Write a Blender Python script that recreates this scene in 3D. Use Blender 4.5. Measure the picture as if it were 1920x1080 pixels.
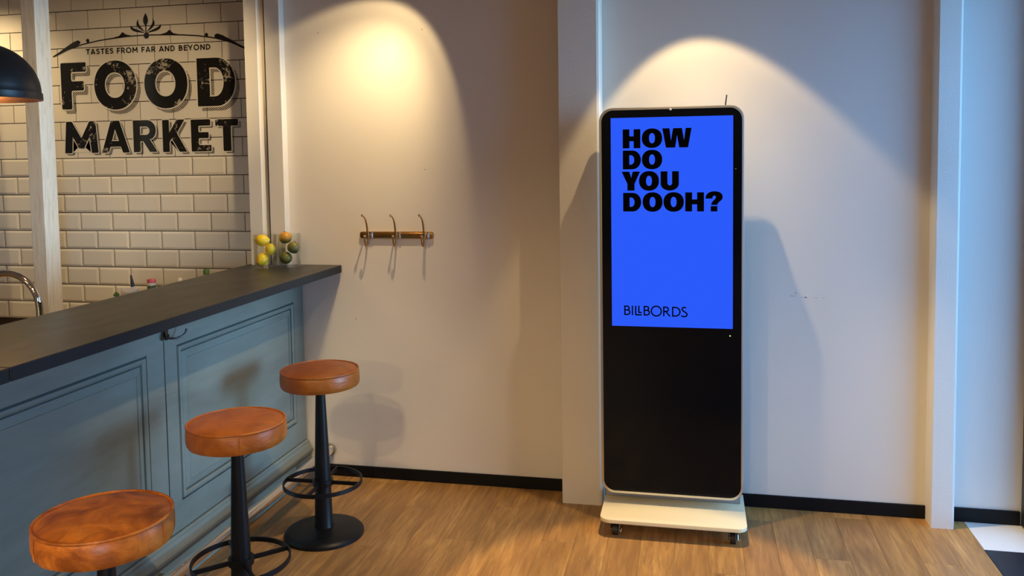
import bpy, bmesh, math, random
from mathutils import Vector, Matrix

# ------------------------------------------------------------------ reset
for o in list(bpy.data.objects):
    bpy.data.objects.remove(o, do_unlink=True)
SC = bpy.context.scene
COL = SC.collection
R = random.Random(7)
PI = math.pi

# ------------------------------------------------------------------ camera
RM = [[0.9773765382908911, 0.21102195101209956, -0.014312183256273281],
      [-0.0005952105525935739, -0.06492329729365273, -0.9978900797146538],
      [-0.21150590564547408, 0.9753228704688347, -0.0633289050712294]]
FPX, CYPX = 1593.0037, 397.0544
cam_d = bpy.data.cameras.new('camera')
cam_d.sensor_width = 36.0
cam_d.sensor_fit = 'HORIZONTAL'
cam_d.lens = FPX / 1920 * 36
cam_d.shift_y = -(540 - CYPX) / 1920
cam_d.clip_start = 0.05
cam = bpy.data.objects.new('camera', cam_d)
COL.objects.link(cam)
cam.matrix_world = Matrix(((RM[0][0], -RM[1][0], -RM[2][0], 0), (RM[0][1], -RM[1][1], -RM[2][1], 0),
                           (RM[0][2], -RM[1][2], -RM[2][2], 1.62), (0, 0, 0, 1)))
SC.camera = cam

# ------------------------------------------------------------------ world, lights, exposure
world = bpy.data.worlds.new('world')
SC.world = world
world.use_nodes = True
bg = world.node_tree.nodes['Background']
bg.inputs['Color'].default_value = (0.18, 0.48, 1.0, 1)
bg.inputs['Strength'].default_value = 5.2
SC.view_settings.view_transform = 'Standard'
SC.view_settings.look = 'None'
SC.view_settings.exposure = 0.0
SC.view_settings.gamma = 1.0
SC.view_settings.use_curve_mapping = False

WARM = (1.0, 0.72, 0.37)
def spot(name, loc, target, half, power, blend=0.35, radius=0.03, color=WARM):
    d = bpy.data.lights.new(name, 'SPOT')
    d.energy = power; d.color = color; d.spot_size = math.radians(half * 2); d.spot_blend = blend
    d.shadow_soft_size = radius
    o = bpy.data.objects.new(name, d); COL.objects.link(o)
    o.location = loc
    o.rotation_euler = (Vector(target) - Vector(loc)).to_track_quat('-Z', 'Y').to_euler()
    return o
# recessed ceiling spots: one tilted at the coat hooks, one straight down over the display, others further out, some of them added
def axis_spot(loc, ax, *k):
    return spot('ceiling_spot', loc, Vector(loc) + Vector(ax), *k)
axis_spot((-1.25, 3.53, 2.60), (-.433, .428, -.794), 36.5, 18, 0.22, 0.014)      # at the coat hooks: wide beam,
axis_spot((-1.25, 3.53, 2.60), (-.42, .38, -.83), 33, 66, 1.0, 0.014)        # brighter middle
axis_spot((-1.25, 3.53, 2.60), (-.246, .470, -.487), 8, 7, 1.0, 0.014)         # and hot core of the same lamp
axis_spot((-0.075, 3.50, 2.595), (.117, .184, -.976), 36.5, 41, 0.20, 0.012)   # over the display: wide beam
axis_spot((-0.075, 3.50, 2.595), (.117, .184, -.976), 31, 26, 1.0, 0.012)      # and brighter middle
axis_spot((-0.075, 3.48, 2.60), (-.065, -.53, -2.6), 18.5, 210, 0.30, 0.03)              # pool on the floor in front of it
axis_spot((-0.075, 3.45, 2.60), (1.28, .12, -2.6), 15, 150, 0.9, 0.03)             # added spot, brightens the floor towards the entrance
axis_spot((-0.55, 3.05, 2.60), (-1.10, .10, -2.3), 27, 95, 0.7, 0.02)                # added spot, brightens the stools and the floor around them
axis_spot((-1.34, 0.35, 2.60), (0, .25, -1), 62, 62, 0.4, 0.02)
axis_spot((-1.10, -3.90, 2.60), (0, .35, -1), 65, 200, 0.4, 0.02)
axis_spot((-1.40, 2.90, 2.60), (-2.12, 1.48, -1.0), 24, 115, 0.9, 0.02)
axis_spot((-4.15, 3.88, 2.60), (.05, .5, -1.0), 60, 28, 0.8, 0.02)
# unseen warm discs under the ceiling behind the camera, added as ambient fill
for lx in (-3.2, -1.5):
    for ly in (-.9, -3.4, -5.8):
        d = bpy.data.lights.new('ceiling_fill', 'AREA'); d.shape = 'DISK'; d.size = .45; d.energy = 15; d.color = WARM
        o = bpy.data.objects.new('ceiling_fill', d); COL.objects.link(o); o.location = (lx, ly, 2.63)

# low blue daylight entering through the glazed entrance on the right
sun_d = bpy.data.lights.new('daylight', 'SUN'); sun_d.energy = 2.6; sun_d.color = (.36, .70, 1.0); sun_d.angle = math.radians(16)
sun = bpy.data.objects.new('daylight', sun_d); COL.objects.link(sun)
sun.rotation_euler = Vector((-1, .075, -.02)).to_track_quat('-Z', 'Y').to_euler()

# daylight through the window behind the camera
wd = bpy.data.lights.new('window_daylight', 'AREA'); wd.shape = 'RECTANGLE'; wd.size = .95; wd.size_y = 1.7; wd.energy = 2.4; wd.color = (.42, .74, 1.0); wd.spread = math.radians(16)
wo = bpy.data.objects.new('window_daylight', wd); COL.objects.link(wo)
wo.location = (1.36, -2.45, 1.25); wo.rotation_euler = Vector((-.56, .83, -.06)).to_track_quat('-Z', 'Z').to_euler()

def portal(name, loc, rot, sx, sy):
    d = bpy.data.lights.new(name, 'AREA')
    d.shape = 'RECTANGLE'; d.size = sx; d.size_y = sy; d.cycles.is_portal = True
    o = bpy.data.objects.new(name, d); COL.objects.link(o)
    o.location = loc; o.rotation_euler = rot

# ------------------------------------------------------------------ materials
def srgb(r, g, b):
    f = lambda c: (c / 255 / 12.92) if c / 255 <= 0.04045 else ((c / 255 + 0.055) / 1.055) ** 2.4
    return (f(r), f(g), f(b), 1.0)

class M:
    """small node-material builder"""
    def __init__(s, name, color=(.8, .8, .8, 1), rough=0.5, metal=0.0, spec=0.5, **kw):
        s.m = bpy.data.materials.new(name); s.m.use_nodes = True
        s.nt = s.m.node_tree; s.n = s.nt.nodes; s.l = s.nt.links
        s.b = s.n['Principled BSDF']
        s.b.inputs['Base Color'].default_value = color
        s.b.inputs['Roughness'].default_value = rough
        s.b.inputs['Metallic'].default_value = metal
        s.b.inputs['Specular IOR Level'].default_value = spec
        for k, v in kw.items():
            s.b.inputs[k].default_value = v
    def coord(s, kind='Object', scale=(1, 1, 1), rnd=False):
        if kind == 'World':
            g = s.n.new('ShaderNodeNewGeometry'); out = g.outputs['Position']
        else:
            t = s.n.new('ShaderNodeTexCoord'); out = t.outputs[kind]
        if rnd:
            oi = s.n.new('ShaderNodeObjectInfo')
            mu = s.n.new('ShaderNodeMath'); mu.operation = 'MULTIPLY'; mu.inputs[1].default_value = 37.0
            s.l.new(oi.outputs['Random'], mu.inputs[0])
            ad = s.n.new('ShaderNodeVectorMath'); ad.operation = 'ADD'
            s.l.new(out, ad.inputs[0]); s.l.new(mu.outputs[0], ad.inputs[1]); out = ad.outputs[0]
        mp = s.n.new('ShaderNodeMapping'); mp.inputs['Scale'].default_value = scale
        s.l.new(out, mp.inputs['Vector'])
        return mp.outputs['Vector']
    def noise(s, vec, scale=5, detail=4, rough=0.55, dist=0.0):
        t = s.n.new('ShaderNodeTexNoise')
        t.inputs['Scale'].default_value = scale; t.inputs['Detail'].default_value = detail
        t.inputs['Roughness'].default_value = rough; t.inputs['Distortion'].default_value = dist
        s.l.new(vec, t.inputs['Vector'])
        return t.outputs['Fac']
    def ramp(s, fac, stops):
        r = s.n.new('ShaderNodeValToRGB')
        while len(r.color_ramp.elements) < len(stops):
            r.color_ramp.elements.new(0.5)
        for e, (p, c) in zip(r.color_ramp.elements, stops):
            e.position = p; e.color = c if len(c) == 4 else (*c, 1)
        s.l.new(fac, r.inputs['Fac'])
        return r.outputs['Color']
    def mix(s, fac, a, b, mode='MIX'):
        x = s.n.new('ShaderNodeMix'); x.data_type = 'RGBA'; x.blend_type = mode
        for sock, v in ((x.inputs[0], fac), (x.inputs[6], a), (x.inputs[7], b)):
            if hasattr(v, 'links'): s.l.new(v, sock)
            else: sock.default_value = v
        return x.outputs[2]
    def math(s, op, a, b=0.0):
        x = s.n.new('ShaderNodeMath'); x.operation = op
        for sock, v in ((x.inputs[0], a), (x.inputs[1], b)):
            if hasattr(v, 'links'): s.l.new(v, sock)
            else: sock.default_value = v
        return x.outputs[0]
    def base(s, c): s.l.new(c, s.b.inputs['Base Color']); return s
    def rough(s, f, lo, hi):
        mr = s.n.new('ShaderNodeMapRange'); mr.inputs['To Min'].default_value = lo; mr.inputs['To Max'].default_value = hi
        s.l.new(f, mr.inputs['Value']); s.l.new(mr.outputs[0], s.b.inputs['Roughness']); return s
    def bump(s, h, strength=0.2, dist=0.002):
        b = s.n.new('ShaderNodeBump'); b.inputs['Strength'].default_value = strength; b.inputs['Distance'].default_value = dist
        s.l.new(h, b.inputs['Height']); s.l.new(b.outputs[0], s.b.inputs['Normal']); return s

MAT = {}
# painted plaster
m = M('wall_paint', (.80, .765, .70, 1), 0.75, spec=0.3)
v = m.coord('World')
m.base(m.mix(m.noise(v, 1.3, 3), (.775, .735, .665, 1), (.82, .79, .735, 1)))
m.bump(m.noise(v, 260, 3), 0.12, 0.001); MAT['wall'] = m.m
m = M('pilaster_plaster', (.78, .75, .68, 1), 0.8, spec=0.3)
v = m.coord('World')
m.base(m.mix(m.noise(v, 3, 4), (.75, .71, .64, 1), (.81, .78, .72, 1)))
m.bump(m.noise(v, 140, 4, .6), 0.35, 0.002); MAT['plaster'] = m.m
m = M('trim_paint', (.80, .765, .69, 1), 0.5)
v = m.coord('World', (1, 1, .06))
m.bump(m.noise(v, 120, 4), 0.08, 0.001); MAT['trim'] = m.m
m = M('grained_timber', (.80, .765, .69, 1), 0.55)
v = m.coord('World', (1, 1, .12))
g = m.noise(v, 55, 5, .6, 0.8)
m.base(m.ramp(g, [(.35, (.70, .64, .54)), (.5, (.80, .76, .68)), (.65, (.84, .80, .73))]))
m.bump(g, 0.25, 0.002); MAT['timber'] = m.m
MAT['ceiling'] = M('ceiling_paint', (.45, .43, .40, 1), 0.9).m
MAT['far_wall'] = M('dark_far_wall_paint', (.22, .20, .18, 1), 0.8).m
MAT['black_board'] = M('black_baseboard', (.005, .006, .008, 1), 0.45, spec=0.2).m
MAT['dark_gap'] = M('dark_gap', (.03, .027, .02, 1), 0.6).m
MAT['dark_frame'] = M('dark_door_frame', (.02, .026, .036, 1), 0.4).m
MAT['grout'] = M('dark_grout', (.035, .024, .018, 1), 0.9).m
# glazed tile
m = M('tile_glaze', (.72, .68, .60, 1), 0.12, spec=0.5)
oi = m.n.new('ShaderNodeObjectInfo')
m.base(m.mix(oi.outputs['Random'], (.74, .70, .62, 1), (.80, .765, .69, 1)))
v = m.coord('World')
m.bump(m.noise(v, 9, 2), 0.25, 0.003); MAT['tile'] = m.m
# vinyl oak plank
m = M('oak_plank', (.3, .18, .08, 1), 0.42)
v = m.coord('World', (1, .09, 1), rnd=True)
g1 = m.noise(v, 14, 6, .62, 1.6)
g2 = m.noise(v, 70, 4, .6, .4)
v2 = m.coord('World', (1, .28, 1), rnd=True)
g3 = m.noise(v2, 5, 3, .5, 1.2)
oi = m.n.new('ShaderNodeObjectInfo')
c = m.ramp(g1, [(.30, (.26, .125, .034)), (.47, (.42, .215, .062)), (.60, (.50, .27, .082)), (.72, (.62, .36, .125))])
c = m.mix(m.ramp(g2, [(.42, (0, 0, 0)), (.62, (.5, .5, .5))]), c, (.21, .11, .045, 1))
c = m.mix(m.ramp(g3, [(.40, (0, 0, 0)), (.68, (.55, .55, .55))]), c, (.24, .115, .04, 1))
hs = m.n.new('ShaderNodeHueSaturation')
m.l.new(c, hs.inputs['Color'])
m.l.new(m.math('ADD', m.math('MULTIPLY', oi.outputs['Random'], .24), .90), hs.inputs['Value'])
m.base(hs.outputs['Color'])
m.rough(g2, .34, .52); m.bump(g2, 0.12, 0.001); MAT['oak'] = m.m
m = M('white_floor_tile', (.80, .78, .73, 1), 0.3)
v = m.coord('World'); m.base(m.mix(m.noise(v, 6, 3), (.76, .74, .69, 1), (.83, .81, .77, 1))); MAT['tile_white'] = m.m
MAT['tile_black'] = M('black_floor_tile', (.012, .015, .024, 1), 0.35).m
# bar paint
m = M('blue_grey_paint', (.17, .235, .27, 1), 0.5)
v = m.coord('World', (1, .25, 1.0))
b1 = m.noise(v, 4, 5, .6, .6)
v2 = m.coord('World', (1, .12, .9))
b2 = m.noise(v2, 26, 5, .65, .8)
c = m.ramp(b1, [(.3, (.103, .116, .100)), (.5, (.148, .162, .138)), (.7, (.20, .215, .185))])
c = m.mix(m.math('MULTIPLY', b2, .4), c, (.24, .31, .31, 1))
m.base(c); m.bump(b2, .12, .001); m.rough(b1, .42, .6); MAT['bar_paint'] = m.m
m = M('dark_worktop', (.05, .042, .036, 1), 0.34)
v = m.coord('World', (1, .4, 1))
m.base(m.mix(m.noise(v, 30, 4), (.021, .0175, .0145, 1), (.032, .027, .022, 1)))
m.rough(m.noise(v, 12, 4), .30, .44); m.bump(m.noise(v, 220, 3), .08, .0006); MAT['worktop'] = m.m
MAT['worktop_edge'] = M('worktop_edge', (.011, .016, .020, 1), 0.5, spec=0.3).m
MAT['steel'] = M('polished_steel', (.85, .83, .79, 1), 0.27, 1.0).m
MAT['chrome'] = M('chrome', (.82, .84, .86, 1), 0.06, 1.0).m
MAT['brushed'] = M('brushed_steel', (.5, .48, .44, 1), 0.35, 1.0).m
MAT['dark_metal'] = M('dark_hook_metal', (.10, .11, .13, 1), 0.25, 1.0).m
MAT['brass'] = M('aged_brass', (.50, .27, .085, 1), 0.2, 1.0).m
MAT['brass_light'] = M('polished_brass', (.85, .62, .34, 1), 0.14, 1.0).m
# leather
def leather(name, k, seed, con=1.0):
    m = M(name, (.3, .1, .03, 1), 0.38, spec=0.5)
    v = m.coord('Object', (1, 1, 1), rnd=True)
    a = m.noise(v, 9 + seed, 5, .6, 1.0)
    f = m.noise(v, 300, 3, .6)
    a = m.math('ADD', m.math('MULTIPLY', a, con), .5 * (1 - con))
    c = m.ramp(a, [(.30, (.19 * k, .045 * k, .007 * k)), (.48, (.37 * k, .10 * k, .012 * k)), (.62, (.50 * k, .150 * k, .017 * k)), (.78, (.60 * k, .21 * k, .032 * k))])
    m.base(c); m.rough(a, .30, .46)
    v3 = m.coord('Object', (1, 1, 3.0), rnd=True)
    w = m.noise(v3, 16, 3, .5, 1.5)
    h = m.math('ADD', m.math('MULTIPLY', f, .25), w)
    m.bump(h, .35, .004)
    return m.m
MAT['leather'] = leather('tan_leather', 1.2, 0, .55)
MAT['leather1'] = leather('orange_tan_leather', 1.6, 1, 1.15)
MAT['leather2'] = leather('brown_leather', .80, 2, .5)
MAT['black_iron'] = M('black_powder_coat', (.005, .006, .008, 1), 0.40, spec=0.3).m
# kiosk
MAT['silver'] = M('silver_aluminium', (.62, .61, .58, 1), 0.32, 0.85).m
MAT['neck_grey'] = M('grey_neck_paint', (.30, .30, .31, 1), 0.5).m
MAT['white_base'] = M('cream_powder_coat', (.80, .70, .46, 1), 0.42).m
MAT['black_glass'] = M('black_glass', (.004, .005, .007, 1), 0.09, spec=0.13).m
m = M('screen_blue', (0, 0, 0, 1), 0.3, spec=0.1)
m.b.inputs['Emission Color'].default_value = srgb(41, 90, 250); m.b.inputs['Emission Strength'].default_value = 1.0; MAT['screen'] = m.m
MAT['screen_black'] = M('screen_print_black', (0, 0, 0, 1), 0.5, spec=0.05).m
m = M('green_led', (0, 0, 0, 1), .4); m.b.inputs['Emission Color'].default_value = (.45, 1, .25, 1); m.b.inputs['Emission Strength'].default_value = 1.2; MAT['led'] = m.m
MAT['lens'] = M('camera_lens', (.75, .72, .66, 1), 0.15, 0.3).m
MAT['antenna'] = M('antenna_rubber', (.03, .012, .012, 1), 0.5).m
MAT['rubber'] = M('black_rubber', (.008, .008, .009, 1), 0.5).m
# print on tiles
m = M('worn_black_print', (.012, .011, .010, 1), 0.22)
v = m.coord('World', (1, 1, 1))
p = m.noise(v, 60, 6, .72, .3)
p2 = m.noise(v, 9, 2, .5)
w = m.ramp(m.math('ADD', m.math('MULTIPLY', p, .5), m.math('MULTIPLY', p2, .5)), [(.585, (0, 0, 0)), (.607, (1, 1, 1))])
m.base(m.mix(w, (.012, .011, .010, 1), (.42, .38, .31, 1))); MAT['print_worn'] = m.m
MAT['print'] = M('black_print', (.014, .012, .011, 1), 0.25).m
def hatch(name, freq, width):
    m = M(name, (.014, .012, .011, 1), 0.25)
    t = m.n.new('ShaderNodeNewGeometry')
    sp = m.n.new('ShaderNodeSeparateXYZ'); m.l.new(t.outputs['Position'], sp.inputs[0])
    a = m.math('MULTIPLY', m.math('ADD', m.math('MULTIPLY', sp.outputs['X'], .8), sp.outputs['Z']), freq)
    fr = m.math('FRACT', a)
    on = m.math('LESS_THAN', fr, width)
    tr = m.n.new('ShaderNodeBsdfTransparent'); mx = m.n.new('ShaderNodeMixShader')
    m.l.new(on, mx.inputs[0]); m.l.new(tr.outputs[0], mx.inputs[1]); m.l.new(m.b.outputs[0], mx.inputs[2])
    m.l.new(mx.outputs[0], m.n['Material Output'].inputs['Surface'])
    return m.m
MAT['hatch'] = hatch('hatched_print', 90, .5)
MAT['hatch_fine'] = hatch('fine_hatched_print', 210, .42)
# glass, fruit, small things
m = M('clear_glass', (1, 1, 1, 1), 0.0)
gl = m.n.new('ShaderNodeBsdfGlass'); gl.inputs['IOR'].default_value = 1.12; gl.inputs['Roughness'].default_value = 0
gl.inputs['Color'].default_value = (.97, .98, .97, 1)
tr = m.n.new('ShaderNodeBsdfTransparent'); tr.inputs['Color'].default_value = (.975, .985, .98, 1)
gs = m.n.new('ShaderNodeBsdfGlossy'); gs.inputs['Roughness'].default_value = .02
lw = m.n.new('ShaderNodeLayerWeight'); lw.inputs['Blend'].default_value = .30
mx = m.n.new('ShaderNodeMixShader')
m.l.new(m.math('MULTIPLY', lw.outputs['Fresnel'], .30), mx.inputs[0]); m.l.new(tr.outputs[0], mx.inputs[1]); m.l.new(gs.outputs[0], mx.inputs[2])
m.l.new(mx.outputs[0], m.n['Material Output'].inputs['Surface'])
m.n.remove(gl); MAT['glass'] = m.m
m = M('lemon_skin', (.85, .55, .02, 1), 0.38)
v = m.coord('Object'); m.base(m.mix(m.noise(v, 14, 3), (.85, .47, .012, 1), (.90, .66, .03, 1)))
m.bump(m.noise(v, 240, 2), .3, .001); MAT['lemon'] = m.m
def limes(name, lo, hi, axis):
    m = M(name, lo, .4)
    v = m.coord('Object'); sp = m.n.new('ShaderNodeSeparateXYZ'); m.l.new(v, sp.inputs[0])
    h = m.math('ADD', m.math('MULTIPLY', sp.outputs[axis], 14), m.math('MULTIPLY', m.noise(v, 28, 3), .9))
    m.base(m.ramp(h, [(.15, lo), (.75, hi)])); m.bump(m.noise(v, 220, 2), .3, .001)
    return m.m
MAT['lime_a'] = limes('orange_green_skin', (.10, .085, .012, 1), (.62, .27, .02, 1), 'Z')
MAT['lime_b'] = limes('green_skin', (.045, .075, .03, 1), (.26, .20, .035, 1), 'Z')
MAT['lime_c'] = limes('dark_green_skin', (.02, .025, .006, 1), (.15, .13, .02, 1), 'Z')
MAT['stem'] = M('brown_stem', (.12, .07, .02, 1), .7).m
MAT['copper'] = M('copper_inside', (.78, .42, .26, 1), 0.25, 1.0).m
MAT['pendant_black'] = M('pendant_black', (.012, .016, .02, 1), 0.4).m
m = M('bulb_glow', (1, 1, 1, 1), .4); m.b.inputs['Emission Color'].default_value = (1, .7, .4, 1); m.b.inputs['Emission Strength'].default_value = 1.2; MAT['bulb'] = m.m
MAT['cream_plastic'] = M('cream_plastic', (.72, .66, .52, 1), .35).m
MAT['bottle_green'] = M('green_bottle', (.05, .12, .05, 1), .15).m
MAT['bottle_black'] = M('black_bottle', (.012, .011, .012, 1), .2).m
MAT['cap_red'] = M('red_cap', (.62, .07, .09, 1), .35).m
MAT['cap_white'] = M('white_cap', (.78, .76, .72, 1), .35).m
MAT['leaf'] = M('green_leaf', (.08, .17, .05, 1), .5).m
MAT['pave'] = M('pavement_concrete', (.30, .29, .28, 1), .9).m
MAT['mark'] = M('scuff_mark', (.60, .58, .55, 1), .8).m

# ------------------------------------------------------------------ helpers
ORG = {}     # world origin of every object (no rotations on roots)
def mesh_from(bm, name):
    me = bpy.data.meshes.new(name); bm.normal_update(); bm.to_mesh(me); bm.free(); return me
def tag(o, label=None, cat=None, group=None, kind=None):
    if label: o['label'] = label
    if cat: o['category'] = cat
    if group: o['group'] = group
    if kind: o['kind'] = kind
    return o
def empty(name, loc, label=None, cat=None, group=None):
    o = bpy.data.objects.new(name, None); COL.objects.link(o)
    o.empty_display_size = .05; o.location = loc; ORG[o] = Vector(loc)
    return tag(o, label, cat, group)
def add(name, bm, mat, parent=None, origin=None, smooth=None):
    """bm is in world coordinates; parent's origin (or `origin`) is subtracted"""
    if isinstance(bm, bpy.types.Mesh):
        b2 = bmesh.new(); b2.from_mesh(bm); bm = b2
    po = ORG[parent] if parent else Vector((0, 0, 0))
    if origin is None:
        if parent is None:
            xs = [v.co for v in bm.verts]
            mn = Vector([min(c[i] for c in xs) for i in range(3)]); mxv = Vector([max(c[i] for c in xs) for i in range(3)])
            origin = Vector(((mn.x + mxv.x) / 2, (mn.y + mxv.y) / 2, mn.z))
        else:
            origin = po
    origin = Vector(origin)
    bmesh.ops.translate(bm, verts=bm.verts, vec=-origin)
    me = mesh_from(bm, name)
    o = bpy.data.objects.new(name, me); COL.objects.link(o)
    me.materials.append(MAT[mat] if isinstance(mat, str) else mat)
    o.location = origin - po; o.parent = parent; ORG[o] = origin
    if smooth is not None:
        for p in me.polygons: p.use_smooth = True
        me.set_sharp_from_angle(angle=math.radians(smooth))
    return o
def copy_tree(o, parent=None):
    c = o.copy(); COL.objects.link(c); c.parent = parent
    for ch in list(o.children):
        copy_tree(ch, c)
    return c

def box(x0, x1, y0, y1, z0, z1, bev=0.0, seg=2, bm=None):
    bm = bm or bmesh.new()
    r = bmesh.ops.create_cube(bm, size=1.0)
    vs = r['verts']
    for v in vs:
        v.co = Vector((x0 + (v.co.x + .5) * (x1 - x0), y0 + (v.co.y + .5) * (y1 - y0), z0 + (v.co.z + .5) * (z1 - z0)))
    if bev > 0:
        es = list({e for v in vs for e in v.link_edges})
        bmesh.ops.bevel(bm, geom=es, offset=bev, segments=seg, profile=.5, affect='EDGES')
    return bm
def lathe(profile, cx, cy, seg=40, bm=None):
    """profile [(r,z)...] around vertical axis; closes at r=0"""
    bm = bm or bmesh.new(); rings = []
    for r, z in profile:
        if r < 1e-6: rings.append([bm.verts.new((cx, cy, z))])
        else: rings.append([bm.verts.new((cx + r * math.cos(2 * PI * i / seg), cy + r * math.sin(2 * PI * i / seg), z)) for i in range(seg)])
    for a, b in zip(rings, rings[1:]):
        for i in range(seg):
            j = (i + 1) % seg
            if len(a) == 1 and len(b) == 1: continue
            if len(a) == 1: bm.faces.new((a[0], b[j], b[i]))
            elif len(b) == 1: bm.faces.new((a[i], a[j], b[0]))
            else: bm.faces.new((a[i], a[j], b[j], b[i]))
    bmesh.ops.recalc_face_normals(bm, faces=bm.faces)
    return bm
def tube(pts, rad, seg=12, bm=None, cap=True):
    bm = bm or bmesh.new(); pts = [Vector(p) for p in pts]; n = len(pts); rings = []
    rads = rad if isinstance(rad, (list, tuple)) else [rad] * n
    up = None
    for i, p in enumerate(pts):
        d = (pts[min(i + 1, n - 1)] - pts[max(i - 1, 0)]).normalized()
        if up is None:
            up = Vector((0, 0, 1)) if abs(d.z) < .9 else Vector((1, 0, 0))
        a = d.cross(up).normalized(); b = a.cross(d).normalized(); up = b
        rings.append([bm.verts.new(p + rads[i] * (a * math.cos(2 * PI * k / seg) + b * math.sin(2 * PI * k / seg))) for k in range(seg)])
    for r0, r1 in zip(rings, rings[1:]):
        for k in range(seg):
            j = (k + 1) % seg
            bm.faces.new((r0[k], r0[j], r1[j], r1[k]))
    if cap:
        bm.faces.new(rings[0][::-1]); bm.faces.new(rings[-1])
    bmesh.ops.recalc_face_normals(bm, faces=bm.faces)
    return bm
def prism_y(profile, y0, y1, bm=None):
    """profile [(x,z)] closed polygon extruded along Y"""
    bm = bm or bmesh.new()
    a = [bm.verts.new((x, y0, z)) for x, z in profile]; b = [bm.verts.new((x, y1, z)) for x, z in profile]
    n = len(profile)
    for i in range(n):
        j = (i + 1) % n
        bm.faces.new((a[i], a[j], b[j], b[i]))
    bm.faces.new(a[::-1]); bm.faces.new(b)
    bmesh.ops.recalc_face_normals(bm, faces=bm.faces)
    return bm
def prism_z(poly, z0, z1, bm=None):
    bm = bm or bmesh.new()
    a = [bm.verts.new((x, y, z0)) for x, y in poly]; b = [bm.verts.new((x, y, z1)) for x, y in poly]
    n = len(poly)
    for i in range(n):
        j = (i + 1) % n
        bm.faces.new((a[i], a[j], b[j], b[i]))
    bm.faces.new(a[::-1]); bm.faces.new(b)
    bmesh.ops.recalc_face_normals(bm, faces=bm.faces)
    return bm
def rrect(x0, x1, z0, z1, r, seg=8):
    pts = []
    for cx, cz, a0 in ((x1 - r, z1 - r, 0), (x0 + r, z1 - r, 90), (x0 + r, z0 + r, 180), (x1 - r, z0 + r, 270)):
        for k in range(seg + 1):
            a = math.radians(a0 + 90 * k / seg); pts.append((cx + r * math.cos(a), cz + r * math.sin(a)))
    return pts
def plate_y(poly, y0, y1, bev=0.0, bm=None):
    """polygon (x,z) extruded in Y, optional bevel on the front (y0) edge"""
    bm = prism_y(poly, y0, y1, bm)
    if bev > 0:
        es = [e for e in bm.edges if all(abs(v.co.y - y0) < 1e-6 for v in e.verts)]
        bmesh.ops.bevel(bm, geom=es, offset=bev, segments=2, profile=.5, affect='EDGES')
    return bm
def sphere(c, r, su=20, sv=12, sc=(1, 1, 1), bm=None, warp=None):
    bm = bm or bmesh.new()
    rr = bmesh.ops.create_uvsphere(bm, u_segments=su, v_segments=sv, radius=1.0)
    for v in rr['verts']:
        p = v.co.copy()
        if warp: p = warp(p)
        v.co = Vector((c[0] + p.x * r * sc[0], c[1] + p.y * r * sc[1], c[2] + p.z * r * sc[2]))
    return bm
def outline_mesh(contours, y, thick=.0004, offset=0.0, tx=lambda x, z: (x, z)):
    """fill closed 2-D contours (holes by even-odd) as a thin plate facing -Y at depth y"""
    cu = bpy.data.curves.new('glyph', 'CURVE'); cu.dimensions = '2D'; cu.fill_mode = 'BOTH'; cu.extrude = thick / 2; cu.offset = offset
    for c in contours:
        sp = cu.splines.new('POLY'); sp.points.add(len(c) - 1)
        for p, (x, z) in zip(sp.points, c):
            xx, zz = tx(x, z); p.co = (xx, zz, 0, 1)
        sp.use_cyclic_u = True
    return curve_to_bm(cu, y)
def curve_to_bm(cu, y, fit=None):
    ob = bpy.data.objects.new('glyph', cu); COL.objects.link(ob)
    dg = bpy.context.evaluated_depsgraph_get(); dg.update()
    me = bpy.data.meshes.new_from_object(ob.evaluated_get(dg))
    bpy.data.objects.remove(ob); bpy.data.curves.remove(cu)
    bm = bmesh.new(); bm.from_mesh(me); bpy.data.meshes.remove(me)
    if fit:
        xs = [v.co.x for v in bm.verts]; zs = [v.co.y for v in bm.verts]
        x0, x1, z0, z1 = min(xs), max(xs), min(zs), max(zs)
        for v in bm.verts:
            v.co.x = fit[0] + (v.co.x - x0) / (x1 - x0) * (fit[1] - fit[0]); v.co.y = fit[2] + (v.co.y - z0) / (z1 - z0) * (fit[3] - fit[2])
    for v in bm.verts:
        v.co = Vector((v.co.x, y + (-v.co.z if not fit else -v.co.z), v.co.y))
    bmesh.ops.recalc_face_normals(bm, faces=bm.faces)
    return bm
def ellipse(cx, cz, a, b, n=40, p=2.0, rev=False):
    pts = []
    for k in range(n):
        t = 2 * PI * k / n; c, s = math.cos(t), math.sin(t)
        pts.append((cx + a * math.copysign(abs(c) ** (2 / p), c), cz + b * math.copysign(abs(s) ** (2 / p), s)))
    return pts[::-1] if rev else pts
def rounded(poly, r, seg=3):
    """round every corner of a closed polygon"""
    out = []; n = len(poly)
    for i in range(n):
        p0, p1, p2 = (Vector((*poly[(i + k) % n], 0)) for k in (-1, 0, 1))
        d0, d1 = (p0 - p1), (p2 - p1); l = min(r, d0.length * .45, d1.length * .45)
        a, b = p1 + d0.normalized() * l, p1 + d1.normalized() * l
        for k in range(seg + 1):
            t = k / seg; q = a * (1 - t) ** 2 + p1 * 2 * t * (1 - t) + b * t * t
            out.append((q.x, q.y))
    return out
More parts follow.
